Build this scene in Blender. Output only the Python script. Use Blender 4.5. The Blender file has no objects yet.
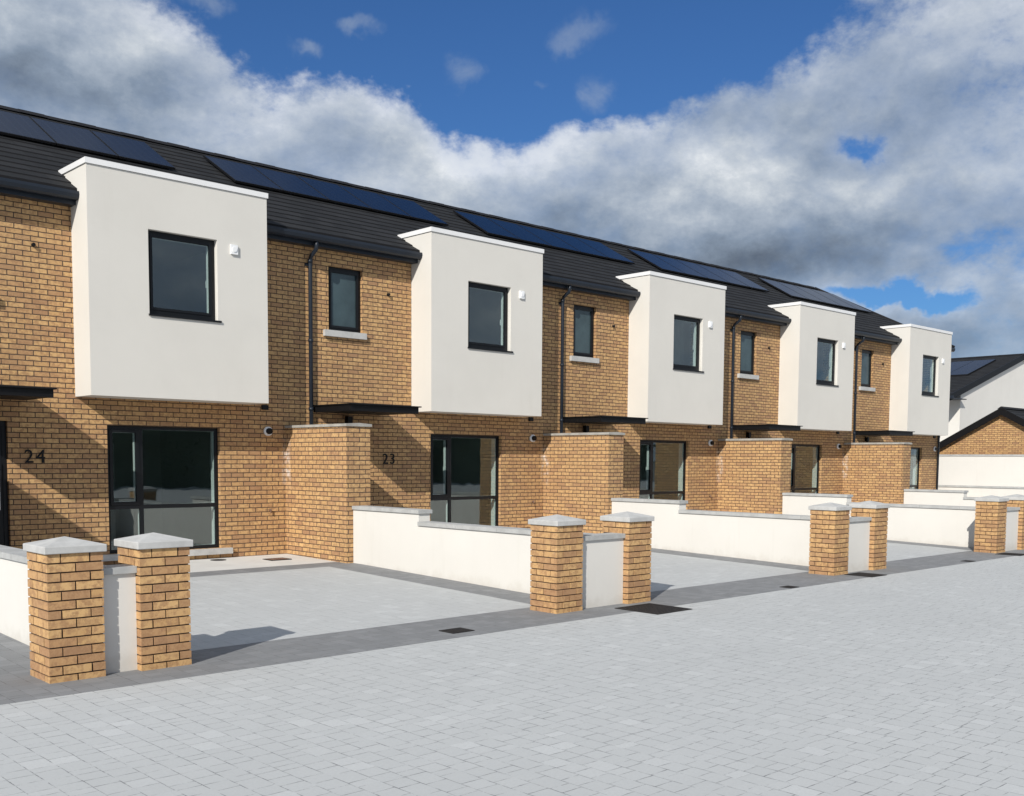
import bpy, bmesh, math, random
from mathutils import Vector
random.seed(7)
SC = bpy.context.scene
COL = SC.collection
R = math.radians

# ------------------------------------------------------------------ materials
def new_mat(name):
    m = bpy.data.materials.new(name); m.use_nodes = True
    nt = m.node_tree; nt.nodes.clear()
    out = nt.nodes.new('ShaderNodeOutputMaterial')
    b = nt.nodes.new('ShaderNodeBsdfPrincipled')
    nt.links.new(b.outputs[0], out.inputs[0])
    return m, nt, b, out

class NG:
    """tiny helper for node maths"""
    def __init__(s, nt): s.nt = nt
    def n(s, t, **kw):
        nd = s.nt.nodes.new(t)
        for k, v in kw.items(): setattr(nd, k, v)
        return nd
    def put(s, sock, v):
        if hasattr(v, 'is_linked') or hasattr(v, 'links'): s.nt.links.new(v, sock)
        else: sock.default_value = v
    def m(s, op, a, b=None, c=None, clamp=False):
        nd = s.n('ShaderNodeMath', operation=op); nd.use_clamp = clamp
        s.put(nd.inputs[0], a)
        if b is not None: s.put(nd.inputs[1], b)
        if c is not None: s.put(nd.inputs[2], c)
        return nd.outputs[0]
    def vm(s, op, a, b=None, out=0):
        nd = s.n('ShaderNodeVectorMath', operation=op)
        s.put(nd.inputs[0], a)
        if b is not None: s.put(nd.inputs[1], b)
        return nd.outputs[out]
    def comb(s, x, y, z=0.0):
        nd = s.n('ShaderNodeCombineXYZ')
        for i, v in enumerate((x, y, z)): s.put(nd.inputs[i], v)
        return nd.outputs[0]
    def sep(s, v):
        nd = s.n('ShaderNodeSeparateXYZ'); s.put(nd.inputs[0], v); return nd.outputs
    def noise(s, vec, scale, detail=3, rough=.5, out='Fac', dist=0.0):
        nd = s.n('ShaderNodeTexNoise'); s.put(nd.inputs['Vector'], vec)
        nd.inputs['Scale'].default_value = scale; nd.inputs['Detail'].default_value = detail
        nd.inputs['Roughness'].default_value = rough; nd.inputs['Distortion'].default_value = dist
        return nd.outputs[out]
    def white(s, vec, out='Value'):
        nd = s.n('ShaderNodeTexWhiteNoise', noise_dimensions='3D'); s.put(nd.inputs['Vector'], vec); return nd.outputs[out]
    def ramp(s, fac, stops, interp='LINEAR'):
        nd = s.n('ShaderNodeValToRGB'); s.put(nd.inputs[0], fac); cr = nd.color_ramp; cr.interpolation = interp
        while len(cr.elements) > 1: cr.elements.remove(cr.elements[-1])
        cr.elements[0].position = stops[0][0]; cr.elements[0].color = (*stops[0][1], 1)
        for p, c in stops[1:]:
            e = cr.elements.new(p); e.color = (*c, 1)
        return nd.outputs[0]
    def mix(s, fac, a, b, bt='MIX'):
        nd = s.n('ShaderNodeMix', data_type='RGBA', blend_type=bt)
        s.put(nd.inputs[0], fac)
        for i, v in ((6, a), (7, b)):
            if isinstance(v, tuple): nd.inputs[i].default_value = (*v, 1)
            else: s.put(nd.inputs[i], v)
        return nd.outputs[2]
    def maprange(s, v, a, b, c=0., d=1., smooth=True):
        nd = s.n('ShaderNodeMapRange'); nd.interpolation_type = 'SMOOTHSTEP' if smooth else 'LINEAR'
        s.put(nd.inputs[0], v)
        for i, x in enumerate((a, b, c, d)): nd.inputs[i + 1].default_value = x
        return nd.outputs[0]
    def bump(s, h, strength, dist, bsdf):
        nd = s.n('ShaderNodeBump'); nd.inputs['Strength'].default_value = strength; nd.inputs['Distance'].default_value = dist
        s.put(nd.inputs['Height'], h); s.nt.links.new(nd.outputs[0], bsdf.inputs['Normal'])

def brick_mat(name='buff_brick', stain=True):
    m, nt, b, out = new_mat(name); g = NG(nt)
    uv = g.n('ShaderNodeUVMap').outputs[0]
    geo = g.n('ShaderNodeNewGeometry').outputs['Position']
    wob = g.noise(geo, 14, 2, .5, 'Color')
    wv = g.vm('SCALE', g.vm('SUBTRACT', wob, (.5, .5, .5)), None); wv.node.inputs['Scale'].default_value = .006
    x, y, z = g.sep(g.vm('ADD', uv, wv))
    row = g.m('FLOOR', g.m('DIVIDE', y, .075))
    fv = g.m('SUBTRACT', g.m('DIVIDE', y, .075), row)
    uu = g.m('ADD', g.m('DIVIDE', x, .225), g.m('MULTIPLY', g.m('FLOORED_MODULO', row, 2.0), .5))
    col = g.m('FLOOR', uu); fu = g.m('SUBTRACT', uu, col)
    # distance from the joint centre in metres
    du = g.m('MULTIPLY', g.m('MINIMUM', fu, g.m('SUBTRACT', 1.0, fu)), .225)
    dv = g.m('MULTIPLY', g.m('MINIMUM', fv, g.m('SUBTRACT', 1.0, fv)), .075)
    d = g.m('MINIMUM', du, dv)
    brick = g.maprange(d, .0045, .0080)
    rnd = g.white(g.comb(row, col, 3.0))
    rnd2 = g.white(g.comb(col, row, 9.0))
    rnd3 = g.white(g.comb(col, row, 21.0))
    c = g.ramp(rnd, [(0, (.49, .285, .118)), (.25, (.58, .355, .150)), (.5, (.61, .38, .165)), (.66, (.53, .31, .135)), (.78, (.45, .25, .115)), (.88, (.34, .185, .095)), (1, (.59, .355, .145))])
    # mottled face of the fired clay
    n1 = g.noise(g.vm('ADD', geo, g.white(g.comb(row, col, 1.0), 'Color')), 16, 4, .65)
    c = g.mix(g.maprange(n1, .42, .60, 0., .68), c, (.27, .135, .065))
    n2 = g.noise(geo, 55, 3, .6)
    c = g.mix(g.maprange(n2, .3, .8, 0., .2), c, (.66, .47, .27))
    c = g.mix(g.m('MULTIPLY', rnd2, .28), c, (.42, .255, .12))
    c = g.mix(g.maprange(rnd3, .9, .97, 0., .35), c, (.30, .17, .10))
    if stain:   # lime bloom, in a few patches only
        n3 = g.noise(geo, 1.7, 5, .7)
        c = g.mix(g.maprange(n3, .66, .80, 0., .45), c, (.68, .58, .50))
        n4 = g.noise(geo, .55, 3, .5)
        c = g.mix(g.maprange(n4, .35, .7, 0., .22), c, (.38, .235, .12))
    gx, gy, gz = g.sep(geo)
    jx = g.m('ABSOLUTE', g.m('SUBTRACT', g.m('FLOORED_MODULO', g.m('SUBTRACT', gx, 8.70-3.192), 6.384), 3.192))
    near = g.m('MULTIPLY', g.m('MULTIPLY', g.maprange(jx, .03, .10, 1., 0.), g.maprange(g.m('ABSOLUTE', g.m('ADD', gy, .06)), .05, .13, 1., 0.)), g.maprange(g.m('ABSOLUTE', g.m('SUBTRACT', gz, 1.75)), .15, .55, 1., 0.))
    c = g.mix(g.m('MULTIPLY', near, g.maprange(g.noise(geo, 7, 5, .75), .42, .68, 0., .75)), c, (.72, .68, .64))
    mort = g.mix(g.noise(geo, 30, 2), (.035, .024, .018), (.085, .06, .044))
    nt.links.new(g.mix(brick, mort, c), b.inputs['Base Color'])
    b.inputs['Roughness'].default_value = .9
    h = g.m('ADD', g.m('MULTIPLY', brick, 1.0), g.m('MULTIPLY', n2, .35))
    g.bump(h, .9, .006, b)
    return m

def stucco(name, colr, streak=.10):
    m, nt, b, out = new_mat(name); g = NG(nt)
    p = g.n('ShaderNodeNewGeometry').outputs['Position']
    n = g.noise(p, .9, 5, .6)
    dark = tuple(c * .86 for c in colr)
    c = g.mix(g.maprange(n, .35, .75, 0., .30), colr, dark)
    x, y, z = g.sep(p)
    st = g.noise(g.comb(g.m('MULTIPLY', x, 3.0), g.m('MULTIPLY', y, 3.0), g.m('MULTIPLY', z, .25)), 1.5, 4, .7)
    c = g.mix(g.maprange(st, .55, .8, 0., streak * 3), c, tuple(k * .8 for k in (colr[0], colr[1] * .98, colr[2] * .93)))
    sp = g.m('ADD', g.noise(p, 3.5, 5, .7), g.m('MULTIPLY', z, -2.4))
    c = g.mix(g.maprange(sp, .05, .50, 0., .30), c, tuple(k * q for k, q in zip(colr, (.62, .58, .52))))
    hair = g.noise(g.comb(g.m('MULTIPLY', g.m('ADD', x, y), 9.0), z, 0.0), 1.0, 5, .8)
    c = g.mix(g.maprange(hair, .60, .80, 0., .10), c, tuple(k * .7 for k in colr))
    nt.links.new(c, b.inputs['Base Color']); b.inputs['Roughness'].default_value = .92
    g.bump(g.noise(p, 160, 3, .7), .25, .004, b)
    return m

def plain(name, colr, rough=.5, metal=0., var=.12, scale=6, bump=0., spec=.5):
    m, nt, b, out = new_mat(name); g = NG(nt)
    p = g.n('ShaderNodeNewGeometry').outputs['Position']
    n = g.noise(p, scale, 4, .6)
    c = g.mix(g.maprange(n, .3, .75), tuple(min(1, k * (1 + var)) for k in colr), tuple(k * (1 - var) for k in colr))
    nt.links.new(c, b.inputs['Base Color']); b.inputs['Roughness'].default_value = rough; b.inputs['Metallic'].default_value = metal
    b.inputs['Specular IOR Level'].default_value = spec
    if bump: g.bump(g.noise(p, 90, 4, .7), bump, .004, b)
    return m

def paving(name, base, light, joint, roww, lenw, varfac, white_patch=0.):
    m, nt, b, out = new_mat(name); g = NG(nt)
    p = g.n('ShaderNodeNewGeometry').outputs['Position']
    wob = g.vm('SCALE', g.vm('SUBTRACT', g.noise(p, 6, 2, .5, 'Color'), (.5, .5, .5)), None); wob.node.inputs['Scale'].default_value = .012
    x, y, z = g.sep(g.vm('ADD', p, wob))
    xr = g.m('DIVIDE', x, roww); row = g.m('FLOOR', xr); fx = g.m('SUBTRACT', xr, row)
    yy = g.m('ADD', g.m('DIVIDE', y, lenw), g.m('MULTIPLY', g.white(g.comb(row, 5.0, 1.0)), 7.0))
    cell = g.m('FLOOR', yy); fy = g.m('SUBTRACT', yy, cell)
    # each cell is split into two stones at a random place
    cut = g.m('ADD', .34, g.m('MULTIPLY', g.m('ROUND', g.m('MULTIPLY', g.white(g.comb(row, cell, 2.0)), 2.0)), .17))
    second = g.m('GREATER_THAN', fy, cut)
    dy = g.m('MINIMUM', g.m('MINIMUM', fy, g.m('SUBTRACT', 1.0, fy)), g.m('ABSOLUTE', g.m('SUBTRACT', fy, cut)))
    dy = g.m('MULTIPLY', dy, lenw)
    dx = g.m('MULTIPLY', g.m('MINIMUM', fx, g.m('SUBTRACT', 1.0, fx)), roww)
    # every joint differs in how open it is
    jw = g.m('ADD', -.0078, g.m('MULTIPLY', g.noise(p, 6.5, 4, .75), .0190))
    stone = g.m('GREATER_THAN', g.m('MINIMUM', dx, dy), jw)
    idv = g.comb(row, cell, second)
    rnd = g.white(idv)
    c = g.ramp(rnd, [(0, tuple(k * (1 - varfac) for k in base)), (.5, base), (.85, light), (1, tuple(min(1, k * 1.08) for k in light))])
    n = g.noise(p, 45, 4, .7)
    c = g.mix(g.maprange(n, .3, .75, 0., .38), c, tuple(k * .80 for k in base))
    big = g.noise(p, .35, 4, .6)
    c = g.mix(g.maprange(big, .35, .7, 0., .35), c, tuple(k * .86 for k in base))
    if white_patch:
        pn = g.noise(g.comb(g.m('MULTIPLY', x, .6), g.m('MULTIPLY', y, .9)), 1.6, 5, .6)
        c = g.mix(g.m('MULTIPLY', g.maprange(pn, .60, .74), white_patch), c, tuple(min(1, k * 1.18) for k in light))
    c = g.mix(stone, joint, c)
    tr = g.noise(g.comb(g.m('MULTIPLY', x, .16), g.m('MULTIPLY', y, .9)), 1.3, 5, .65)
    c = g.mix(g.maprange(tr, .52, .72, 0., .16), c, tuple(k * .74 for k in base))
    # small dark specks of grit
    v = g.n('ShaderNodeTexVoronoi'); v.inputs['Scale'].default_value = 3.1; nt.links.new(p, v.inputs['Vector'])
    sp = g.m('LESS_THAN', v.outputs['Distance'], .022)
    c = g.mix(g.m('MULTIPLY', sp, .7), c, (.10, .10, .10))
    nt.links.new(c, b.inputs['Base Color']); b.inputs['Roughness'].default_value = .85
    g.bump(g.m('ADD', g.m('MULTIPLY', stone, .6), g.m('MULTIPLY', n, .5)), .5, .004, b)
    return m

def roof_mat():
    m, nt, b, out = new_mat('roof_tile'); g = NG(nt)
    uv = g.n('ShaderNodeUVMap').outputs[0]; p = g.n('ShaderNodeNewGeometry').outputs['Position']
    x, y, z = g.sep(uv)      # u along the eave in metres, v = course number
    row = g.m('FLOOR', g.m('ADD', y, .001))
    uu = g.m('ADD', g.m('DIVIDE', x, .33), g.m('MULTIPLY', g.m('FLOORED_MODULO', row, 2.), .5))
    col = g.m('FLOOR', uu); fu = g.m('SUBTRACT', uu, col)
    d = g.m('MULTIPLY', g.m('MINIMUM', fu, g.m('SUBTRACT', 1.0, fu)), .33)
    tile = g.m('GREATER_THAN', d, .003)
    rnd = g.white(g.comb(row, col, 1.0))
    c = g.ramp(rnd, [(0, (.010, .011, .0125)), (.5, (.014, .015, .0165)), (1, (.020, .021, .0228))])
    c = g.mix(g.maprange(g.noise(p, 20, 4, .6), .3, .8, 0., .4), c, (.022, .022, .024))
    c = g.mix(tile, (.008, .008, .009), c)
    nt.links.new(c, b.inputs['Base Color']); b.inputs['Roughness'].default_value = .8; b.inputs['Specular IOR Level'].default_value = .25
    g.bump(g.noise(p, 60, 3), .2, .004, b)
    return m

def glass_mat(name, tint=(.84, .90, .885), boost=2.0):
    m = bpy.data.materials.new(name); m.use_nodes = True; nt = m.node_tree; nt.nodes.clear(); g = NG(nt)
    out = g.n('ShaderNodeOutputMaterial'); mx = g.n('ShaderNodeMixShader')
    tr = g.n('ShaderNodeBsdfTransparent'); tr.inputs[0].default_value = (*tint, 1)
    gl = g.n('ShaderNodeBsdfGlossy'); gl.inputs['Roughness'].default_value = .004; gl.inputs[0].default_value = (.92, .97, 1, 1)
    lw = g.n('ShaderNodeLayerWeight'); lw.inputs[0].default_value = .5
    p = g.n('ShaderNodeNewGeometry').outputs['Position']
    bp_ = g.n('ShaderNodeBump'); bp_.inputs['Strength'].default_value = .06; bp_.inputs['Distance'].default_value = .02
    nt.links.new(g.noise(p, 1.6, 2), bp_.inputs['Height']); nt.links.new(bp_.outputs[0], gl.inputs['Normal'])
    nt.links.new(g.m('MULTIPLY', g.m('ADD', .042, g.m('MULTIPLY', g.m('POWER', lw.outputs['Facing'], 5.0), .95)), boost, clamp=True), mx.inputs[0])
    nt.links.new(tr.outputs[0], mx.inputs[1]); nt.links.new(gl.outputs[0], mx.inputs[2]); nt.links.new(mx.outputs[0], out.inputs[0])
    return m

def panel_mat():
    m, nt, b, out = new_mat('solar_glass'); g = NG(nt)
    uv = g.n('ShaderNodeUVMap').outputs[0]; x, y, z = g.sep(uv)
    fx = g.m('FRACT', g.m('DIVIDE', x, .16)); fy = g.m('FRACT', g.m('DIVIDE', y, .16))
    ln = g.m('LESS_THAN', g.m('MINIMUM', fx, fy), .03)
    nt.links.new(g.mix(ln, (.004, .009, .024), (.026, .036, .058)), b.inputs['Base Color'])
    b.inputs['Roughness'].default_value = .16; b.inputs['IOR'].default_value = 1.3; b.inputs['Specular IOR Level'].default_value = .13
    return m

M = {}
M['brick'] = brick_mat()
M['mortar'] = plain('mortar', (.045, .032, .024), .95, 0, .25, 20)
M['render'] = stucco('cream_render', (.655, .634, .588), .04)
M['white_render'] = stucco('white_render', (.668, .65, .612), .08)
M['roof'] = roof_mat()
M['ridge'] = plain('ridge_tile', (.013, .013, .015), .8, spec=.2)
M['anthracite'] = plain('anthracite_metal', (.012, .017, .026), .4, 0, .1, 3, spec=.35)
M['frame'] = plain('window_frame_grey', (.006, .007, .009), .4, 0, .1, 3, spec=.3)
M['black'] = plain('black_plastic', (.005, .005, .006), .5, spec=.25)
M['concrete'] = plain('cast_concrete', (.45, .45, .44), .85, 0, .10, 7, .35)
M['coping'] = plain('coping_concrete', (.39, .395, .39), .85, 0, .12, 5, .35)
M['weathered'] = plain('weathered_coping', (.33, .315, .285), .9, 0, .2, 5, .35)
M['path'] = plain('path_concrete', (.60, .60, .585), .85, 0, .07, 2, .3)
M['cap_trim'] = plain('white_metal', (.76, .76, .76), .35, 0, .03, 2)
M['white'] = plain('white_plastic', (.80, .81, .82), .4, 0, .03, 3)
M['plaster'] = plain('interior_plaster', (.42, .45, .44), .8, 0, .04, 2)
M['screed'] = plain('interior_floor', (.16, .15, .14), .8, 0, .15, 2)
M['glass'] = glass_mat('window_glass')
M['frosted'] = plain('frosted_glass', (.045, .07, .078), .12, 0, .25, 1.3)
M['solar'] = panel_mat()
M['iron'] = plain('cast_iron', (.014, .012, .012), .75, .2, .3, 30, .5)
M['rust'] = plain('rusty_cover', (.16, .095, .07), .8, 0, .3, 25, .4)
M['paving'] = paving('pale_paving', (.492, .505, .505), (.504, .516, .516), (.20, .205, .21), .155, .28, .018, .22)
M['drivepave'] = paving('drive_paving', (.485, .498, .50), (.497, .510, .512), (.30, .31, .315), .16, .30, .03, .5)
M['dark_setts'] = paving('dark_setts', (.215, .222, .23), (.24, .246, .254), (.12, .12, .124), .16, .24, .10)
M['farground'] = plain('far_ground', (.16, .16, .15), .9, 0, .3, .2)
M['leaf'] = plain('hedge_leaf', (.060, .080, .055), .9, 0, .35, .6, spec=.1)

# ------------------------------------------------------------------ mesh builder
class MB:
    def __init__(s, ox=0., oy=0.):
        s.bm = bmesh.new(); s.uv = s.bm.loops.layers.uv.new('UVMap'); s.ox, s.oy = ox, oy
    def face(s, pts, mi=0, uvs=None):
        vs = [s.bm.verts.new(p) for p in pts]
        try: f = s.bm.faces.new(vs)
        except ValueError: return None
        f.material_index = mi
        if uvs is None:
            f.normal_update(); n = f.normal
            for l in f.loops:
                c = l.vert.co
                if abs(n.z) > .8: l[s.uv].uv = (c.x + s.ox, c.y)
                elif abs(n.y) >= abs(n.x): l[s.uv].uv = (c.x + s.ox, c.z)
                else: l[s.uv].uv = (-(c.y + s.oy) + s.ox, c.z)
        else:
            for l, u in zip(f.loops, uvs): l[s.uv].uv = u
        return f
    def box(s, x0, x1, y0, y1, z0, z1, mi=0):
        P = [(x0,y0,z0),(x1,y0,z0),(x1,y1,z0),(x0,y1,z0),(x0,y0,z1),(x1,y0,z1),(x1,y1,z1),(x0,y1,z1)]
        for q in ((0,3,2,1),(4,5,6,7),(0,1,5,4),(1,2,6,5),(2,3,7,6),(3,0,4,7)): s.face([P[i] for i in q], mi)
        return s
    def prism(s, pts, axis, a, b, mi=0):
        """pts: 2D outline counter-clockwise; extruded along axis ('x': pts are (y,z); 'y': pts are (x,z); 'z': (x,y))"""
        def mk(p, t): return (t, p[0], p[1]) if axis == 'x' else ((p[0], t, p[1]) if axis == 'y' else (p[0], p[1], t))
        A = [mk(p, a) for p in pts]; B = [mk(p, b) for p in pts]; n = len(pts)
        s.face(A[::-1], mi); s.face(B, mi)
        for i in range(n): s.face([A[i], A[(i+1) % n], B[(i+1) % n], B[i]], mi)
        return s
    def tube(s, path, r, n=12, mi=0, cap=True):
        rings = []
        for i, p in enumerate(path):
            p = Vector(p); a = Vector(path[max(0, i-1)]); c = Vector(path[min(len(path)-1, i+1)])
            t = (c - a).normalized(); up = Vector((0, 0, 1)) if abs(t.z) < .9 else Vector((0, 1, 0))
            e1 = t.cross(up).normalized(); e2 = t.cross(e1)
            rings.append([s.bm.verts.new(p + r * (math.cos(k*2*math.pi/n) * e1 + math.sin(k*2*math.pi/n) * e2)) for k in range(n)])
        for a, c in zip(rings, rings[1:]):
            for k in range(n):
                f = s.bm.faces.new((a[k], a[(k+1) % n], c[(k+1) % n], c[k])); f.material_index = mi; f.smooth = True
        if cap:
            for rg in (rings[0][::-1], rings[-1]):
                f = s.bm.faces.new(rg); f.material_index = mi
        return s
    def holes(s, x0, x1, z0, z1, y0, y1, H, mi=0, back=None, rev=None):
        """wall panel in the xz plane, outer face y0, inner face y1, with rectangular openings H"""
        back = mi if back is None else back; rev = mi if rev is None else rev
        xs = sorted({x0, x1, *[v for h in H for v in h[:2] if x0 < v < x1]}); zs = sorted({z0, z1, *[v for h in H for v in h[2:] if z0 < v < z1]})
        for i in range(len(xs)-1):
            for j in range(len(zs)-1):
                a, b_, c, d = xs[i], xs[i+1], zs[j], zs[j+1]; cx, cz = (a+b_)/2, (c+d)/2
                if any(h[0] < cx < h[1] and h[2] < cz < h[3] for h in H): continue
                s.face([(a,y0,c),(b_,y0,c),(b_,y0,d),(a,y0,d)], mi)
                s.face([(b_,y1,c),(a,y1,c),(a,y1,d),(b_,y1,d)], back)
        for a, b_, c, d in H:
            s.face([(a,y0,c),(a,y0,d),(a,y1,d),(a,y1,c)], rev); s.face([(b_,y0,c),(b_,y1,c),(b_,y1,d),(b_,y0,d)], rev)
            s.face([(a,y0,d),(b_,y0,d),(b_,y1,d),(a,y1,d)], rev); s.face([(a,y0,c),(a,y1,c),(b_,y1,c),(b_,y0,c)], rev)
        s.face([(x0,y0,z0),(x0,y0,z1),(x0,y1,z1),(x0,y1,z0)], mi); s.face([(x1,y0,z0),(x1,y1,z0),(x1,y1,z1),(x1,y0,z1)], mi)
        s.face([(x0,y0,z1),(x1,y0,z1),(x1,y1,z1),(x0,y1,z1)], mi); s.face([(x0,y0,z0),(x0,y1,z0),(x1,y1,z0),(x1,y0,z0)], mi)
        return s
    def build(s, name, mats, parent=None, bevel=0., weld=False, **props):
        if weld: bmesh.ops.remove_doubles(s.bm, verts=s.bm.verts, dist=1e-5); bmesh.ops.recalc_face_normals(s.bm, faces=s.bm.faces)
        me = bpy.data.meshes.new(name); s.bm.to_mesh(me); s.bm.free()
        for m in (mats if isinstance(mats, (list, tuple)) else [mats]): me.materials.append(m)
        o = bpy.data.objects.new(name, me); COL.objects.link(o)
        if parent: o.parent = parent
        if bevel:
            md = o.modifiers.new('bevel', 'BEVEL'); md.width = bevel; md.segments = 2; md.limit_method = 'ANGLE'; md.angle_limit = R(40)
        for k, v in props.items(): o[k] = v
        return o

def thing(name, loc, label, cat, group=None, rz=0.):
    o = bpy.data.objects.new(name, None); COL.objects.link(o); o.location = loc; o.rotation_euler[2] = rz
    o.empty_display_size = .3
    o['label'] = label; o['category'] = cat; o['kind'] = 'thing'
    if group: o['group'] = group
    return o

def copy_thing(root, loc, label):
    r = root.copy(); COL.objects.link(r); r.location = loc; r['label'] = label
    for ch in list(root.children):
        c = ch.copy(); COL.objects.link(c); c.parent = r
        for gch in list(ch.children):
            d = gch.copy(); COL.objects.link(d); d.parent = c
    return r

# ------------------------------------------------------------------ dimensions
B0, P = 5.09, 6.384           # left edge of the first white box, house width
BD, ZB, ZT = .607, 2.732, 6.141
XA, XE = -2.774, 3.61         # house limits measured from its white box
RA, RS, RY = 5.888, .57, 3.3  # roof plane z = RA + RS*y, ridge y
def rz_(y): return RA + RS * y
YE = -.26                     # eaves edge

# ------------------------------------------------------------------ house parts
def roof_courses(mb, segs_of, y0, y1, n, hip=None):
    """stepped courses of flat tiles from y0 (eave) up to y1 (ridge)"""
    t = .020
    for i in range(n):
        a = y0 + (y1-y0)*i/n; c = y0 + (y1-y0)*(i+1)/n
        for (xa, xb, xc) in segs_of(a, c):     # xb at the lower edge, xc at the upper edge
            za, zc = rz_(a)+t, rz_(c)+.002
            u = mb.ox
            mb.face([(xa,a,za),(xb,a,za),(xc,c,zc),(xa,c,zc)], 0, [(xa+u,i+.1),(xb+u,i+.1),(xc+u,i+.9),(xa+u,i+.9)])
            mb.face([(xa,a,za-t-.004),(xb,a,za-t-.004),(xb,a,za),(xa,a,za)], 1)
            if i == 0:
                mb.face([(xa,a,za-.05),(xb,a,za-.05),(xb,a,za-t-.004),(xa,a,za-t-.004)], 1)

def make_house(k, label):
    bx = B0 + k*P; last = (k == 4)
    H = thing('terraced_house', (bx, 0, 0), label, 'house', 'terrace of brick and white houses')
    xe = 3.57 if last else XE
    # --- brick walls
    w = MB(ox=bx)
    door = (-1.98, -.98, .15, 2.34); gw = (.47, 2.36, .32, 2.32); sw = (-1.87, -1.13, 4.13, 5.27); up = (.2, 2.73, 2.95, 5.42)
    w.holes(XA, xe, -.1, 5.56, 0, .28, [door, gw, sw, up], 0, 1, 0)
    w.box(XA, XA+.12, .28, 6.6, -.1, 5.56, 1)
    w.box(xe-.12, xe, .28, 6.6, -.1, 5.56, 0)
    w.box(XA, xe, 6.6, 6.88, -.1, 5.56, 0)
    w.build('brick_wall', [M['brick'], M['plaster']], H)
    # --- rooms seen through the glass
    r = MB()
    def room(x0, x1, y0, y1, z0, z1):
        r.face([(x0,y0,z0),(x1,y0,z0),(x1,y1,z0),(x0,y1,z0)], 1)
        r.face([(x0,y0,z1),(x0,y1,z1),(x1,y1,z1),(x1,y0,z1)], 0)
        r.face([(x0,y1,z0),(x1,y1,z0),(x1,y1,z1),(x0,y1,z1)], 0)
        r.face([(x0,y0,z0),(x0,y1,z0),(x0,y1,z1),(x0,y0,z1)], 0)
        r.face([(x1,y0,z0),(x1,y0,z1),(x1,y1,z1),(x1,y1,z0)], 0)
    room(-.55, 3.45, .281, 4.6, .12, 2.62)
    room(.19, 2.74, -.34, 3.8, 2.96, 5.41)
    room(-2.5, -.6, .281, 4.6, .12, 2.62)
    room(-2.5, .05, .281, 2.4, 2.96, 5.41)
    # a doorway leaf in the back wall
    r.box(1.6, 2.45, 4.55, 4.595, .12, 2.1, 2)
    r.build('room', [M['plaster'], M['screed'], M['white']], H)
    # --- roof
    hipx = lambda y: 34.55 - bx - (y + .26) * .86
    def segs(a, c):
        if last:
            R_lo, R_hi = hipx(a), hipx(c)
        else: R_lo = R_hi = XE
        if a < .36: return [(XA, 0.0, 0.0), (2.93, R_lo, R_hi)]
        return [(XA, R_lo, R_hi)]
    rf = MB(ox=bx)
    roof_courses(rf, segs, YE, RY, 16)
    # rear slope, underside and hip end
    rxe = hipx(RY) if last else XE
    yb = 2*RY - YE
    rf.face([(XA,RY,rz_(RY)),(rxe,RY,rz_(RY)),((34.55-bx) if last else XE,yb,rz_(YE)),(XA,yb,rz_(YE))], 0)
    if last:
        c1, c2, tp = (34.55-bx, YE, rz_(YE)), (34.55-bx, yb, rz_(YE)), (rxe, RY, rz_(RY))
        rf.face([c1, c2, tp], 0)
    rf.face([(XA,YE,rz_(YE)-.03),(XA,RY,rz_(RY)-.03),(rxe,RY,rz_(RY)-.03),(rxe,.4,rz_(.4)-.03),(XA,.4,rz_(.4)-.03)], 1)
    roof = rf.build('roof', [M['roof'], M['ridge']], H)
    # ridge tiles, one lap every 0.45 m
    rd = MB(ox=bx); x = XA; n = 0
    while x < rxe - .02:
        x2 = min(x + .45, rxe); h = .006 if n % 2 else 0.
        y_, z_ = RY, rz_(RY)
        rd.prism([(y_-.16, z_-.05+h), (y_, z_+.045+h), (y_+.16, z_-.05+h), (y_, z_-.01)], 'x', x+.004, x2-.002, 0)
        x = x2; n += 1
    if last:
        a = Vector((34.55-bx, YE, rz_(YE))); b_ = Vector((rxe, RY, rz_(RY)+.0))
        rd.tube([a + (b_-a)*t for t in (0, .25, .5, .75, 1)], .06, 8, 0)
    rd.build('ridge_tiles', M['ridge'], roof)
    # --- gutters, fascia, soffit
    for (a, c) in ((XA, -.002), (2.932, (34.45-bx) if last else XE)):
        gt = MB()
        gt.prism([(-.335,5.705),(-.345,5.66),(-.33,5.61),(-.30,5.585),(-.24,5.585),(-.205,5.61),(-.205,5.705),(-.222,5.705),(-.222,5.62),(-.24,5.60),(-.30,5.60),(-.32,5.63),(-.322,5.705)][::-1], 'x', a, c)
        gt.build('gutter', M['anthracite'], H)
        fs = MB(); fs.box(a, c, -.203, -.18, 5.525, 5.70); fs.box(a, c, -.18, 0.0-.002, 5.53, 5.548)
        fs.build('fascia', M['anthracite'], H)
    # --- downpipe with a swan neck
    def pipe(px):
        dp = MB()
        dp.tube([(px,-.27,5.59),(px,-.27,5.52),(px,-.255,5.46),(px,-.09,5.36),(px,-.06,5.30),(px,-.06,5.2),(px,-.06,.15)], .036, 12)
        for z in (5.28, 3.9, 2.7): dp.tube([(px,-.06,z-.03),(px,-.06,z+.03)], .045, 12)
        dp.box(px-.07, px+.07, -.03, -.002, 5.2, 5.24)
        dp.build('downpipe', M['anthracite'], H)
    pipe(-2.285)
    if last: pipe(3.44)
    # --- the white box
    by = MB()
    bw = (.91, 2.04, 4.0, 5.265)
    by.holes(0, 2.93, ZB, 6.055, -BD, -BD+.26, [bw], 0, 1, 0)
    by.box(0, .19, -BD+.26, .5, ZB, 6.055, 0); by.box(2.74, 2.93, -BD+.26, .5, ZB, 6.055, 0)
    by.box(.19, 2.74, -BD+.26, -.004, ZB, ZB+.2, 0)
    by.box(.19, 2.74, -BD+.26, .5, 5.43, 6.055, 0)
    bay = by.build('render_bay', [M['render'], M['plaster']], H)
    cp = MB()
    cp.box(-.02, 2.95, -BD-.02, .55, 6.06, ZT)
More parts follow.
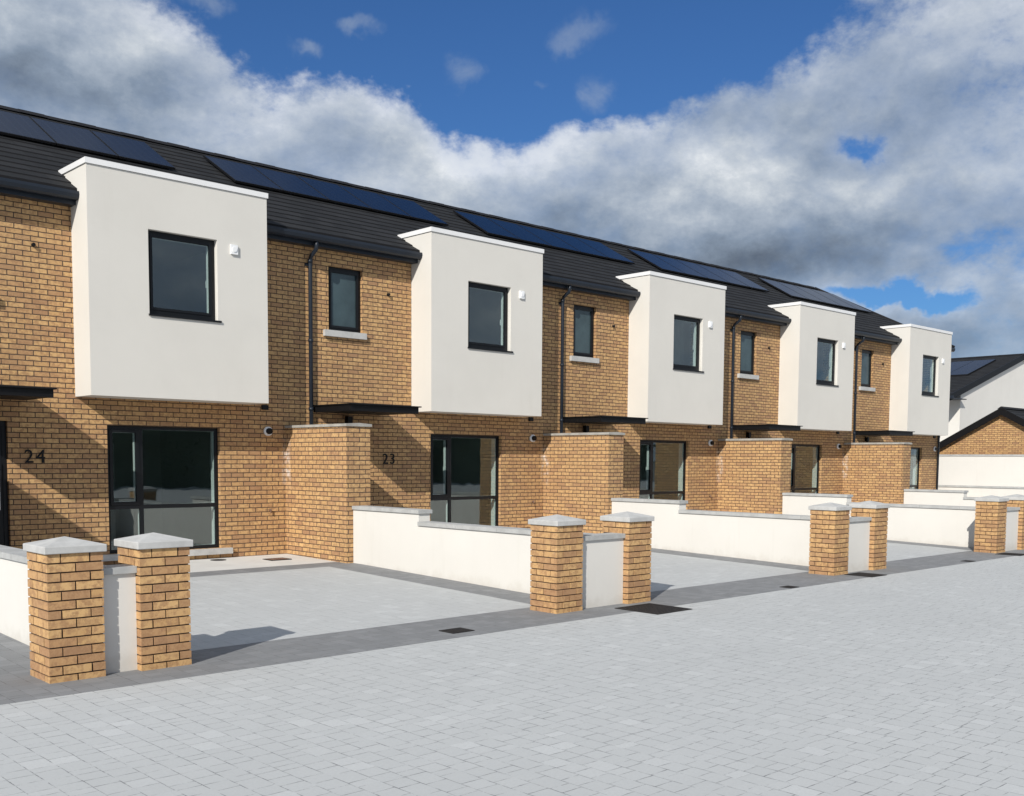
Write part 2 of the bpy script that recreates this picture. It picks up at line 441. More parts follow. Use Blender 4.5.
    cp.build('parapet_cap', M['cap_trim'], bay, bevel=.006)
    # white wall vent on the bay
    v = MB()
    v.box(2.265, 2.385, -BD-.035, -BD, 5.075, 5.225); v.tube([(2.325,-BD-.045,5.15),(2.325,-BD-.034,5.15)], .045, 16)
    vv = v.build('wall_vent', M['white'], bay, bevel=.03)
    # --- windows
    def frame_rect(mb, x0, x1, z0, z1, y0, y1, t, tb=None):
        tb = tb or t
        mb.box(x0, x0+t, y0, y1, z0, z1); mb.box(x1-t, x1, y0, y1, z0, z1)
        mb.box(x0+t, x1-t, y0, y1, z1-t, z1); mb.box(x0+t, x1-t, y0, y1, z0, z0+tb)
    def pane(par, x0, x1, z0, z1, y, mat=M['glass']):
        p = MB(); p.box(x0, x1, y, y+.006, z0, z1); p.build('pane', mat, par)
    def handle(par, x, y, z):
        h = MB(); h.box(x-.012, x+.012, y-.01, y+.01, z-.05, z+.03); h.box(x-.010, x+.010, y+.012, y+.03, z-.09, z+.015)
        h.build('handle', M['white'], par)
    # big ground-floor window: tall opening sash, wide fixed light, two low lights
    yf = .075
    f = MB(); x0, x1, z0, z1 = gw
    frame_rect(f, x0+.002, x1-.002, z0+.002, z1-.002, yf, yf+.036, .055)
    f.box(1.00, 1.065, yf, yf+.036, z0+.057, z1-.057); f.box(x0+.057, 1.0, yf, yf+.036, 1.01, 1.075); f.box(1.065, x1-.057, yf, yf+.036, 1.01, 1.075)
    frame_rect(f, x0+.058, .998, 1.077, z1-.059, yf-.016, yf+.036, .05)
    win = f.build('window', M['frame'], H, bevel=.003)
    pane(win, x0+.05, 1.0, z0+.05, 1.012, yf+.02); pane(win, 1.06, x1-.05, z0+.05, 1.012, yf+.03)
    pane(win, x0+.10, .95, 1.12, z1-.10, yf+.02); pane(win, 1.06, x1-.05, 1.07, z1-.05, yf+.02)
    s = MB(); s.box(.30, 2.53, -.085, .07, .222, .318); s.build('sill', M['concrete'], win, bevel=.006)
    # white inside of the frame, and the plastered reveal behind it
    def inner(par, x0, x1, z0, z1, y0, y1, ts, y2):
        q = MB(); frame_rect(q, x0+.003, x1-.003, z0+.003, z1-.003, y0, y1, ts)
        frame_rect(q, x0+.001, x1-.001, z0+.001, z1-.001, y1+.001, y2, .025)
        return q
    s = inner(win, x0, x1, z0, z1, yf+.037, yf+.085, .056, .279)
    s.box(1.0, 1.066, yf+.037, yf+.085, z0+.06, z1-.06); s.box(x0+.06, 1.0, yf+.037, yf+.085, 1.01, 1.076); s.box(1.066, x1-.06, yf+.037, yf+.085, 1.01, 1.076)
    frame_rect(s, x0+.06, .997, 1.079, z1-.061, yf+.038, yf+.10, .052)
    s.build('inner_frame', M['white'], win)
    handle(win, .972, yf+.105, 1.66)
    # window in the white box
    yb_ = -BD + .09; x0, x1, z0, z1 = bw
    f = MB(); frame_rect(f, x0+.002, x1-.002, z0+.002, z1-.002, yb_, yb_+.03, .055, .075)
    frame_rect(f, x0+.058, x1-.058, z0+.078, z1-.058, yb_-.014, yb_+.03, .038)
    f.box(x0-.012, x1+.05, -BD-.028, yb_-.001, z0-.028, z0+.0)
    win2 = f.build('window', M['frame'], H, bevel=.003)
    pane(win2, x0+.09, x1-.09, z0+.11, z1-.09, yb_+.015)
    s = inner(win2, x0, x1, z0, z1, yb_+.031, yb_+.08, .057, -BD+.259)
    frame_rect(s, x0+.061, x1-.061, z0+.08, z1-.061, yb_+.032, yb_+.095, .036)
    s.build('inner_frame', M['white'], win2)
    handle(win2, x1-.085, yb_+.10, 4.62)
    # narrow frosted window over the door
    f = MB(); x0, x1, z0, z1 = sw
    frame_rect(f, x0+.002, x1-.002, z0+.002, z1-.002, .07, .14, .055); frame_rect(f, x0+.058, x1-.058, z0+.058, z1-.058, .055, .12, .04)
    win3 = f.build('window', M['frame'], H, bevel=.003)
    pane(win3, x0+.095, x1-.095, z0+.095, z1-.095, .085, M['frosted'])
    s = MB(); s.box(-1.99, -1.085, -.07, .06, 4.015, 4.125); s.build('sill', M['concrete'], win3, bevel=.006)
    # --- front door
    d = MB(); x0, x1, z0, z1 = door
    frame_rect(d, x0+.002, x1-.002, z0+.002, z1-.002, .06, .13, .06)
    d.box(x0+.062, x1-.062, .075, .12, z0+.062, z1-.062)
    for q in range(4): d.box(x0+.30, x1-.30, .068, .0751, z0+.35+q*.42, z0+.65+q*.42, 1)
    dr = d.build('front_door', [M['frame'], M['frosted']], H, bevel=.003)
    h = MB(); h.tube([(x1-.13,.03,1.05),(x1-.13,.03,1.75)], .013, 10); h.box(x1-.137, x1-.123, .03, .075, 1.12, 1.14); h.box(x1-.137, x1-.123, .03, .075, 1.66, 1.68)
    h.build('handle', M['white'], dr)
    # --- canopy: thin plate over a shallow tray
    c = MB(); c.box(-2.22, -.70, -1.2, -.002, 2.752, 2.772)
    c.box(-2.20, -.73, -1.15, -1.11, 2.645, 2.75); c.box(-2.20, -2.16, -1.11, -.004, 2.645, 2.75); c.box(-.77, -.73, -1.11, -.004, 2.645, 2.75)
    c.box(-2.158, -.772, -1.108, -.006, 2.648, 2.685)
    c.build('canopy', M['black'], H, bevel=.004)
    # --- brick wing beside the door
    g = MB(ox=bx+.045); g.box(XA, XA+.465, -1.87, -.001, -.1, 2.35)
    wing = g.build('wing_wall', M['brick'], H, bevel=.004)
    g = MB(); nseg = 3
    for q in range(nseg):
        a = -1.895 + q*(1.893/nseg); b_ = a + 1.893/nseg - .006
        g.prism([(XA-.02,2.352),(XA+.485,2.352),(XA+.485,2.395),(XA+.23,2.41),(XA-.02,2.395)], 'y', a, b_)
    g.build('coping', M['weathered'], wing, bevel=.012)
    # --- small fittings
    f = MB(); f.tube([(3.25,-.05,2.29),(3.25,-.002,2.29)], .078, 20, 0); f.tube([(3.25,-.10,2.29),(3.25,-.03,2.29)], .052, 16, 1)
    f.build('flue', [M['white'], M['black']], H)
    f = MB(); f.box(3.14, 3.26, -.04, -.001, 2.655, 2.735); f.build('air_vent', M['black'], H, bevel=.006)
    f = MB(); f.box(-1.53, -1.43, -.10, -.001, 2.46, 2.60); f.tube([(-1.48,-.06,2.47),(-1.48,-.06,2.44)], .035, 12)
    f.build('porch_light', M['black'], H, bevel=.006)
    f = MB(); f.tube([(-.56,-.05,4.90),(-.56,-.001,4.90)], .026, 12); f.build('overflow_pipe', M['black'], H)
    f = MB(); f.tube([(3.28,-.05,.93),(3.28,-.001,.93)], .014, 10); f.tube([(3.28,-.045,.95),(3.28,-.05,.88)], .011, 8); f.box(3.255, 3.305, -.054, -.046, .948, .956)
    f.build('outside_tap', M['rust'], H)
    # --- house number
    if k in (0, 1):
        cu = bpy.data.curves.new('number', 'FONT'); cu.body = {0: '24', 1: '23'}[k]; cu.size = .28; cu.extrude = .006; cu.align_x = 'LEFT'; cu.space_character = 1.18
        to = bpy.data.objects.new('tmp', cu); COL.objects.link(to)
        dg = bpy.context.evaluated_depsgraph_get(); me = bpy.data.meshes.new_from_object(to.evaluated_get(dg))
        bpy.data.objects.remove(to)
        me.materials.clear(); me.materials.append(M['black'])
        o = bpy.data.objects.new('house_number', me); COL.objects.link(o); o.parent = H
        o.rotation_euler = (R(90), 0, 0); o.location = ({0: -.765, 1: -.70}[k], -.012, 1.735)
        o['label'] = 'thin black numerals ' + cu.body + ' on the brickwork'
    # --- solar panels, five to a house
    th = math.atan(RS); nx = 5 if not last else 5
    px0 = (2.45, 8.65, 14.85, 21.02, 27.28)[k] - bx
    for i in range(nx):
        a = px0 + .0 + i*1.012; b_ = a + 1.0
        y0, y1 = 1.60, 2.82
        def pt(x, y, h): return (x, y - math.sin(th)*h, rz_(y) + math.cos(th)*h)
        xb_lo, xb_hi = b_, b_
        if last:
            lim = lambda y: hipx(y) - .1
            xb_lo, xb_hi = min(b_, lim(y0)), min(b_, lim(y1))
            if xb_hi < a + .05: xb_hi = a + .05
        s = MB(); lo, hi = .045, .08
        A = [pt(a,y0,lo), pt(xb_lo,y0,lo), pt(xb_hi,y1,lo), pt(a,y1,lo)]; Bv = [pt(a,y0,hi), pt(xb_lo,y0,hi), pt(xb_hi,y1,hi), pt(a,y1,hi)]
        s.face(A[::-1], 1); s.face(Bv, 1)
        for q in range(4): s.face([A[q], A[(q+1) % 4], Bv[(q+1) % 4], Bv[q]], 1)
        e = .018
        s.face([pt(a+e,y0+e,hi+.002), pt(xb_lo-e,y0+e,hi+.002), pt(xb_hi-e,y1-e,hi+.002), pt(a+e,y1-e,hi+.002)], 0, [(0,0),(.96,0),(.96,1.6),(0,1.6)])
        # mounting clamps under the lower edge
        for cx in (a+.2, b_-.2):
            if cx < xb_lo-.05:
                q0 = pt(cx,y0+.08,.0); s.box(q0[0]-.02, q0[0]+.02, q0[1]-.03, q0[1]+.05, q0[2]-.0, q0[2]+.05, 2)
        s.build('solar_panel', [M['solar'], M['black'], M['anthracite']], H)
    s = MB()
    for yy in (1.9, 2.55):
        q0 = pt(px0+.05, yy, .0)
        s.box(px0+.05, px0+5.0-(1.3 if last and yy > 2.5 else .0), q0[1]-.02, q0[1]+.02, q0[2], q0[2]+.042)
    s.build('panel_rail', M['black'], H)
    return H

house_labels = ['nearest terraced house, with the number 24 on its brickwork and the largest white box',
                'second terraced house, with the number 23 beside its canopy',
                'middle house of the five, white box above the second garden wall',
                'fourth terraced house, second from the far right end of the terrace',
                'end house of the terrace with the hipped roof end and the smallest white box']
for k in range(5): make_house(k, house_labels[k])

# ------------------------------------------------------------------ gate pillars
def make_pillar(loc, label):
    t = thing('gate_pillar', loc, label, 'pillar', 'brick gate pillars with pyramid caps')
    g = MB()
    W = .452; H_ = 1.065
    s = .45 / W
    # faces with their own running bond: u carries on round the corner
    rr = random.Random(11)
    g.box(.011, W-.011, .011, W-.011, 0, H_, 1)
    rows = 14; rh = H_/rows; jt = .0125; bw_ = .102
    def brick(x0, x1, y0, y1, z0, z1, key):
        o = rr.uniform(-.002, .002); o2 = rr.uniform(-.002, .002)
        n0 = len(g.bm.faces)
        x0 += o; x1 += o; y0 += o2; y1 += o2
        P = [(x0,y0,z0),(x1,y0,z0),(x1,y1,z0),(x0,y1,z0),(x0,y0,z1),(x1,y0,z1),(x1,y1,z1),(x0,y1,z1)]
        c0, r0 = key
        e = [(c0+.08)*.225, (c0+.92)*.225, (r0+.2)*.075, (r0+.8)*.075]
        for q in ((0,3,2,1),(4,5,6,7),(0,1,5,4),(1,2,6,5),(2,3,7,6),(3,0,4,7)):
            g.face([P[i] for i in q], 0, [(e[0],e[2]),(e[1],e[2]),(e[1],e[3]),(e[0],e[3])])
    hw_ = W/2; key = 0
    for q in range(rows):
        z0 = q*rh + jt*.5; z1 = (q+1)*rh - jt*.5; row2 = 40 + q*2
        if q == rows-1: z1 = H_
        if (q + 1) % 2:     # stretchers on the street face run the full width
            L = [(0, hw_-jt/2, 0, bw_), (hw_+jt/2, W, 0, bw_), (0, hw_-jt/2, W-bw_, W), (hw_+jt/2, W, W-bw_, W),
                 (0, bw_, bw_+jt, W-bw_-jt), (W-bw_, W, bw_+jt, W-bw_-jt)]
        else:
            L = [(0, bw_, 0, hw_-jt/2), (0, bw_, hw_+jt/2, W), (W-bw_, W, 0, hw_-jt/2), (W-bw_, W, hw_+jt/2, W),
                 (bw_+jt, W-bw_-jt, 0, bw_), (bw_+jt, W-bw_-jt, W-bw_, W)]
        for (x0, x1, y0, y1) in L:
            key += 1; brick(x0, x1, y0, y1, z0, z1, (key, row2))
    g.build('brick_shaft', [M['brick'], M['mortar']], t, bevel=.0028)
    c = MB(); a, b_ = -.025, W+.025; z0, z1, z2 = H_+.002, H_+.062, H_+.125; m_ = W/2
    Lo = [(a,a,z0),(b_,a,z0),(b_,b_,z0),(a,b_,z0)]; Up = [(a,a,z1),(b_,a,z1),(b_,b_,z1),(a,b_,z1)]
    c.face(Lo[::-1])
    for i in range(4): c.face([Lo[i], Lo[(i+1)%4], Up[(i+1)%4], Up[i]]); c.face([Up[i], Up[(i+1)%4], (m_,m_,z2)])
    c.build('cap', M['concrete'], t, bevel=.006, weld=True)
    return t
YP = -7.458
A = [2.019, 7.861, 14.245, 20.629]; Cc = [2.782, 9.166, 15.55, 21.934]
ordw = ['nearest', 'second', 'third', 'fourth']
first = None
for i in range(4):
    for xs, side in ((A[i], 'left'), (Cc[i], 'right')):
        lab = f'buff brick gate pillar with pyramid cap, {side} one of the {ordw[i]} pair along the drives'
        if first is None: first = make_pillar((xs, YP, -.02), lab)
        else: copy_thing(first, (xs, YP, -.02), lab)

# ------------------------------------------------------------------ ground levels
def drive_z(y):
    if y <= -6.85: return 0.
    if y >= -2.1: return .12 + (y+2.1)*.014
    return .12 * (y+6.85) / (6.85-2.1)

# ------------------------------------------------------------------ white garden walls
GX = [2.436, 8.82, 15.204, 21.588, 27.972, 34.29]
wl = ['low white garden wall at the left edge, behind the nearest brick pillar',
      'white garden wall with a step, between the drives of houses 24 and 23',
      'white garden wall running from the third brick wing to the third pillar pair',
      'white garden wall running from the fourth brick wing to the fourth pillar pair',
      'white garden wall starting at the brick wing of the end house',
      'white boundary wall beyond the end house of the terrace']
for i, x in enumerate(GX):
    t = thing('garden_wall', (x, 0, 0), wl[i], 'wall', 'white garden walls between the drives')
    th_ = .215; ys, yst, ye = -1.874, -3.6, -7.16
    if i == 5: ys, yst = .2, -5.2
    g = MB(); g.box(0, th_, yst, ys, -.15, 1.0); g.box(0, th_, ye, yst-.0005, -.15, .822)
    g.build('rendered_wall', M['white_render'], t, bevel=.006)
    c = MB()
    def cop(y0, y1, z):
        n = max(1, round((y1-y0)/.9)); L = (y1-y0)/n
        for q in range(n):
            c.box(-.028, th_+.028, y0+q*L+.003, y0+(q+1)*L-.002, z, z+.058)
    cop(yst-.03, ys-.002, 1.002); cop(ye-.0, yst-.001, .824)
    c.build('coping', M['coping'], t, bevel=.006)
pl = ['narrow white panel wall between the two nearest brick pillars', 'white panel wall between the second pair of brick pillars, beside the large drain cover',
      'white panel wall between the third pair of brick pillars', 'white panel wall between the farthest pair of brick pillars']
for i in range(4):
    t = thing('panel_wall', (A[i]+.44, 0, 0), pl[i], 'wall', 'white panel walls between pillars')
    L = Cc[i]-A[i]-.44
    g = MB(); g.box(.001, L-.001, -7.37, -7.165, -.1, .84); g.build('rendered_wall', M['white_render'], t)
    c = MB(); c.box(.002, L-.002, -7.40, -7.162, .843, .90); c.build('coping', M['coping'], t, bevel=.006)

# ------------------------------------------------------------------ ground
def sheet(name, pts, mat, **kw):
    g = MB(); g.face(pts); return g.build(name, mat, None, kind='structure', **kw)
g = MB()
g.face([(-900,-900,-.16),(900,-900,-.16),(900,900,-.16),(-900,900,-.16)]); g.build('ground', M['farground'], kind='structure')
sheet('road', [(-70,-60,0),(75,-60,0),(75,-7.95,0),(-70,-7.95,0)], M['paving'])
g = MB(); g.box(-70, 75, -7.9495, -6.8505, -.12, .001); g.build('paving_border', M['dark_setts'], kind='structure')
for i in range(6):
    xl = (GX[i-1]+.215) if i else -3.7; xr = GX[i]
    # drive slopes up from the border to the house, a dark edging runs along the right wall and before the path
    g = MB()
    edge = .62; n = 6; ys = [-6.85 + (6.85-2.1)*q/n for q in range(n+1)]
    for a, b_ in zip(ys, ys[1:]):
        g.face([(xl,a,drive_z(a)),(xr-edge,a,drive_z(a)),(xr-edge,b_,drive_z(b_)),(xl,b_,drive_z(b_))])
    g.build('driveway', M['drivepave'], kind='structure')
    g = MB()
    for a, b_ in zip(ys, ys[1:]):
        g.face([(xr-edge,a,drive_z(a)),(xr,a,drive_z(a)),(xr,b_,drive_z(b_)),(xr-edge,b_,drive_z(b_))])
    g.face([(xl,-2.1,.12),(xr,-2.1,.12),(xr,-1.56,.125),(xl,-1.56,.125)])
    g.build('driveway_edging', M['dark_setts'], kind='structure')
    if i < 6:
        g = MB(); g.face([(xl-.24,-1.56,.125),(xr,-1.56,.125),(xr,-.001,.15),(xl-.24,-.001,.15)]); g.build('path', M['path'], kind='structure')
sheet('side_yard', [(34.6,-6.85,.0),(75,-6.85,.0),(75,30,.05),(34.6,30,.05)], M['path'])

# ------------------------------------------------------------------ covers in the ground
mlab = ['large dark iron drain cover in front of the second pillar pair', 'iron drain cover in front of the third pillar pair', 'iron drain cover in front of the farthest pillar pair']
first = None
for i in range(3):
    loc = ((9.07, 14.75, 20.62)[i], (-7.95, -7.74, -7.78)[i], .003)
    if first is None:
        first = thing('drain_cover', loc, mlab[0], 'drain cover', 'square drain covers along the border')
        g = MB(); g.box(-.34, .34, -.34, -.30, 0, .006); g.box(-.34, .34, .30, .34, 0, .006); g.box(-.34, -.30, -.30, .30, 0, .006); g.box(.30, .34, -.30, .30, 0, .006)
        g.build('frame', M['iron'], first)
        g = MB(); g.box(-.295, .295, -.295, .295, 0, .004)
        for a in range(9):
            for b_ in range(9):
                x = -.26+a*.065; y = -.26+b_*.065
                if (a+b_) % 2: g.box(x-.02, x+.02, y-.008, y+.008, .004, .007)
                else: g.box(x-.008, x+.008, y-.02, y+.02, .004, .007)
        g.build('lid', M['iron'], first)
    else: copy_thing(first, loc, mlab[i]).scale = (.72, .72, 1)
glab = ['small square gully grate on the border between the first two pillar pairs', 'small gully grate on the border left of the third pillar pair', 'small gully grate on the border left of the farthest pillar pair']
first = None
for i in range(3):
    loc = ((6.17, 12.34, 18.45)[i], (-7.62, -7.83, -7.82)[i], .003)
    if first is None:
        first = thing('gully_grate', loc, glab[0], 'grate', 'small gully grates along the border')
        g = MB(); g.box(-.15, .15, -.12, -.10, 0, .006); g.box(-.15, .15, .10, .12, 0, .006); g.box(-.15, -.13, -.10, .10, 0, .006); g.box(.13, .15, -.10, .10, 0, .006)
        g.build('frame', M['iron'], first)
        g = MB()
        for q in range(7): g.box(-.128+q*.038, -.128+q*.038+.022, -.098, .098, 0, .005)
        g.build('bars', M['iron'], first)
    else: copy_thing(first, loc, glab[i]).scale = (.75, .8, 1)
t = thing('access_cover', (8.08, -.73, .142), 'rusty brown access cover in the pale path near the brick wing of house 23', 'drain cover')
g = MB(); g.box(-.17, .17, -.13, .13, -.005, .006); g.build('lid', M['rust'], t)
g = MB(); g.box(-.19, .19, -.15, -.135, -.005, .008); g.box(-.19, .19, .135, .15, -.005, .008); g.box(-.19, -.175, -.135, .135, -.005, .008); g.box(.175, .19, -.135, .135, -.005, .008)
g.build('frame', M['iron'], t)
t = thing('drain_gully', (7.25, -.27, .147), 'dark round drain gully in the path under the ground floor window of house 24', 'drain')
g = MB(); g.tube([(0,0,-.003),(0,0,.006)], .10, 20); g.build('grating', M['iron'], t)
g = MB(); g.tube([(0,0,-.003),(0,0,.003)], .13, 20); g.build('collar', M['black'], t)

# ------------------------------------------------------------------ buildings beyond the terrace
# white boundary wall
t = thing('boundary_wall', (39.6, 0, 0), 'long high white wall in front of the brick gable at the far right', 'wall')
g = MB(); g.box(0, .215, -9, 4.6, -.1, 2.09); g.build('rendered_wall', M['white_render'], t, bevel=.006)
c = MB(); q = -9.
while q < 4.55: c.box(-.03, .245, q, q+.895, 2.092, 2.15); q += .9
c.build('coping', M['coping'], t, bevel=.006)
# brick outbuilding, gable towards the terrace, ridge running away along x
t = thing('brick_outbuilding', (40.3, .3, 0), 'low buff brick building with black gable verge behind the high white wall', 'building')
g = MB(ox=.07); hw = 2.95; sl = .555; za = 3.72
g.prism([(-hw,-.1),(hw,-.1),(hw,za-hw*sl),(0,za),(-hw,za-hw*sl)], 'x', 0, 7.0); 
g.build('brick_wall', M['brick'], t)
g = MB(); e = .35; zt = za+.20
for sg in (-1, 1):
    y1 = sg*(hw+e); n = 14
    for q in range(n):
        a, b_ = y1*(1-q/n), y1*(1-(q+1)/n); z0, z1 = zt-abs(a)*sl+.02, zt-abs(b_)*sl+.002
        P4 = [(-.18,a,z0),(7.2,a,z0),(7.2,b_,z1),(-.18,b_,z1)]; UV = [(-.18,q+.1),(7.2,q+.1),(7.2,q+.9),(-.18,q+.9)]
        if sg > 0: P4 = P4[::-1]; UV = UV[::-1]
        g.face(P4, 0, UV); g.face([(-.18,a,z0-.024),(7.2,a,z0-.024),(7.2,a,z0),(-.18,a,z0)] , 1)
    g.face([(-.18,y1,zt-abs(y1)*sl-.06),(7.2,y1,zt-abs(y1)*sl-.06),(7.2,0,zt-.06),(-.18,0,zt-.06)], 1)
rf = g.build('roof', [M['roof'], M['ridge']], t)
g = MB()
for sg in (-1, 1):
    y1 = sg*(hw+e)
    pts = [(0,zt+.03),(0,zt-.25),(y1,zt-abs(y1)*sl-.25),(y1,zt-abs(y1)*sl+.03)]
    g.prism(pts if sg < 0 else pts[::-1], 'x', -.22, -.17)
    pts = [(0,zt-.02),(0,zt-.20),(y1,zt-abs(y1)*sl-.20),(y1,zt-abs(y1)*sl-.02)]
    g.prism(pts if sg < 0 else pts[::-1], 'x', -.169, -.004)
g.build('verge_board', M['black'], rf)
g = MB(); g.prism([(-.14,zt-.02),(0,zt+.07),(.14,zt-.02)][::-1], 'x', -.24, 7.2); g.build('ridge_tiles', M['ridge'], rf)
# white gabled house farther back, ridge running away from the street
YW = 6.0
t = thing('white_house', (48.6, YW, 0), 'large white rendered house with dark roof and solar panels at the far right edge', 'house')
sl = .29; hw = 8.3; ze = 5.0   # gable half width, eave height
g = MB(); g.prism([(.95,-.1),(2*hw,-.1),(2*hw,ze),(hw,ze+hw*sl),(.95,ze+.95*sl)], 'y', 0, 16); g.build('rendered_wall', M['white_render'], t)
g = MB(); e = .5; zt = ze+hw*sl+.16
for sg in (-1, 1):
    x1 = hw+sg*(hw+e); n = 26
    for q in range(n):
        a, b_ = hw+(x1-hw)*(1-q/n), hw+(x1-hw)*(1-(q+1)/n); z0, z1 = zt-abs(a-hw)*sl+.02, zt-abs(b_-hw)*sl+.002
        P4 = [(a,-.12,z0),(b_,-.12,z1),(b_,16.3,z1),(a,16.3,z0)]; UV = [(-.3,q+.1),(-.3,q+.9),(16.3,q+.9),(16.3,q+.1)]
        g.face(P4, 0, UV); g.face([(a,-.12,z0-.024),(a,16.3,z0-.024),(a,16.3,z0),(a,-.12,z0)], 1)
rf = g.build('roof', [M['roof'], M['ridge']], t)
g = MB()
for sg in (-1, 1):
    x1 = hw+sg*(hw+e)
    for (y0, y1, d0, d1) in ((-.16,-.10,.04,-.26), (-.099,-.004,-.02,-.20)):
        pts = [(hw,zt+d0),(hw,zt+d1),(x1,zt-(hw+e)*sl+d1),(x1,zt-(hw+e)*sl+d0)]
        g.prism(pts, 'y', y0, y1)
g.build('verge_board', M['black'], rf)
g = MB(); g.box(-e-.1, -e+.03, -.3, 16.3, zt-(hw+e)*sl-.16, zt-(hw+e)*sl-.02); g.box(-e+.03, .947, -.3, 16.3, zt-(hw+e)*sl-.16, zt-(hw+e)*sl-.12)
g.build('gutter', M['anthracite'], t)
g = MB(); g.prism([(hw-.16,zt-.02),(hw,zt+.06),(hw+.16,zt-.02)], 'y', -.37, 16.3); g.build('ridge_tiles', M['ridge'], rf)
for q in range(5):
    y0 = .85+q*1.15; y1 = y0+1.12; xa, xb = 3.6, 7.0
    za_, zb_ = zt-(hw-xa)*sl+.10, zt-(hw-xb)*sl+.10
    s = MB(); s.face([(xa,y0,za_),(xb,y0,zb_),(xb,y1,zb_),(xa,y1,za_)], 0, [(0,0),(1.6,0),(1.6,1),(0,1)])
    s.face([(xa,y0,za_-.09),(xa,y0,za_),(xa,y1,za_),(xa,y1,za_-.09)], 1); s.face([(xa,y0,za_-.09),(xb,y0,zb_-.09),(xb,y0,zb_),(xa,y0,za_)], 1)
    s.build('solar_panel', [M['solar'], M['black']], t)

# ------------------------------------------------------------------ hedge across the street (it is what the windows mirror)
g = MB(); rnd = random.Random(3)
for i in range(34000):
    x = rnd.uniform(-8, 75); h = 5.6 + .3*math.sin(x*.35) + .25*math.sin(x*.83+1); z = rnd.random()**.8*h
    y = -46 + rnd.uniform(-1.1, 1.1)*(1 - .35*z/h); s_ = rnd.uniform(.06, .15)
    n = Vector((rnd.uniform(-1,1), rnd.uniform(-.2,1.3), rnd.uniform(-.4,1))).normalized(); t1 = n.orthogonal().normalized(); t2 = n.cross(t1)
    c = Vector((x, y, z)); g.face([c+t1*s_, c+t2*s_*.7, c-t1*s_, c-t2*s_*.7])
for q in range(166):
    x = -8 + q*.5; h = 5.0 + .3*math.sin(x*.35) + .25*math.sin(x*.83+1); g.box(x, x+.5, -46.5, -45.5, 0, h)
hd = g.build('hedge', M['leaf'], None, label='long dark green hedge across the street, mirrored in the windows', category='hedge')

# ------------------------------------------------------------------ light
L = Vector((1.82, 1.0, -1.285)).normalized()
sun = bpy.data.lights.new('sun', 'SUN'); sun.energy = 4.75; sun.angle = R(.55); sun.color = (1, .95, .87)
so = bpy.data.objects.new('sun', sun); COL.objects.link(so); so.rotation_euler = L.to_track_quat('-Z', 'Y').to_euler()

# ------------------------------------------------------------------ sky
CAM = dict(f=1041.458, cx=512., cy=536.131, yaw=43.328, pitch=-4.19, roll=.385)
W = bpy.data.worlds.new('World'); SC.world = W; W.use_nodes = True; nt = W.node_tree; nt.nodes.clear(); g = NG(nt)
out = g.n('ShaderNodeOutputWorld'); bg = g.n('ShaderNodeBackground'); nt.links.new(bg.outputs[0], out.inputs[0])
sky = g.n('ShaderNodeTexSky', sky_type='NISHITA'); sky.sun_disc = False; sky.sun_elevation = R(31.7); sky.sun_rotation = R(241.2)
sky.air_density = 1.0; sky.dust_density = .6; sky.ozone_density = 2.5
bg.inputs[1].default_value = .088
dirv = g.vm('NORMALIZE', g.n('ShaderNodeTexCoord').outputs['Generated'])
x, y, z = g.sep(dirv)
# compass bearing (clockwise from +Y) and elevation, both in degrees
az = g.m('MULTIPLY', g.m('ARCTAN2', x, y), 57.2958); el = g.m('MULTIPLY', g.m('ARCSINE', z), 57.2958)
wn = g.noise(dirv, 5.5, 6, .62, 'Color'); wv = g.vm('SUBTRACT', wn, (.5, .5, .5))
wx, wy, wz = g.sep(wv)
azw = g.m('ADD', az, g.m('MULTIPLY', wx, 9.0)); elw = g.m('ADD', el, g.m('MULTIPLY', wy, 7.0))
def blob(a, e, ra, re, k=1., soft=1., rot=0.):
    """soft ellipse of cloud (k > 0) or clear sky (k < 0) at a bearing and elevation"""
    dx = g.m('SUBTRACT', azw, a); dy = g.m('SUBTRACT', elw, e)
    if rot:
        c_, s_ = math.cos(R(rot)), math.sin(R(rot))
        dx, dy = g.m('ADD', g.m('MULTIPLY', dx, c_), g.m('MULTIPLY', dy, s_)), g.m('SUBTRACT', g.m('MULTIPLY', dy, c_), g.m('MULTIPLY', dx, s_))
    q = g.m('ADD', g.m('POWER', g.m('ABSOLUTE', g.m('DIVIDE', dx, ra)), 2.0), g.m('POWER', g.m('ABSOLUTE', g.m('DIVIDE', dy, re)), 2.0))
    return g.m('MULTIPLY', g.m('EXPONENT', g.m('MULTIPLY', q, -1.0)), k)
def total(bl, base):
    s = base
    for b_ in bl: s = g.m('ADD', s, b_)
    return s
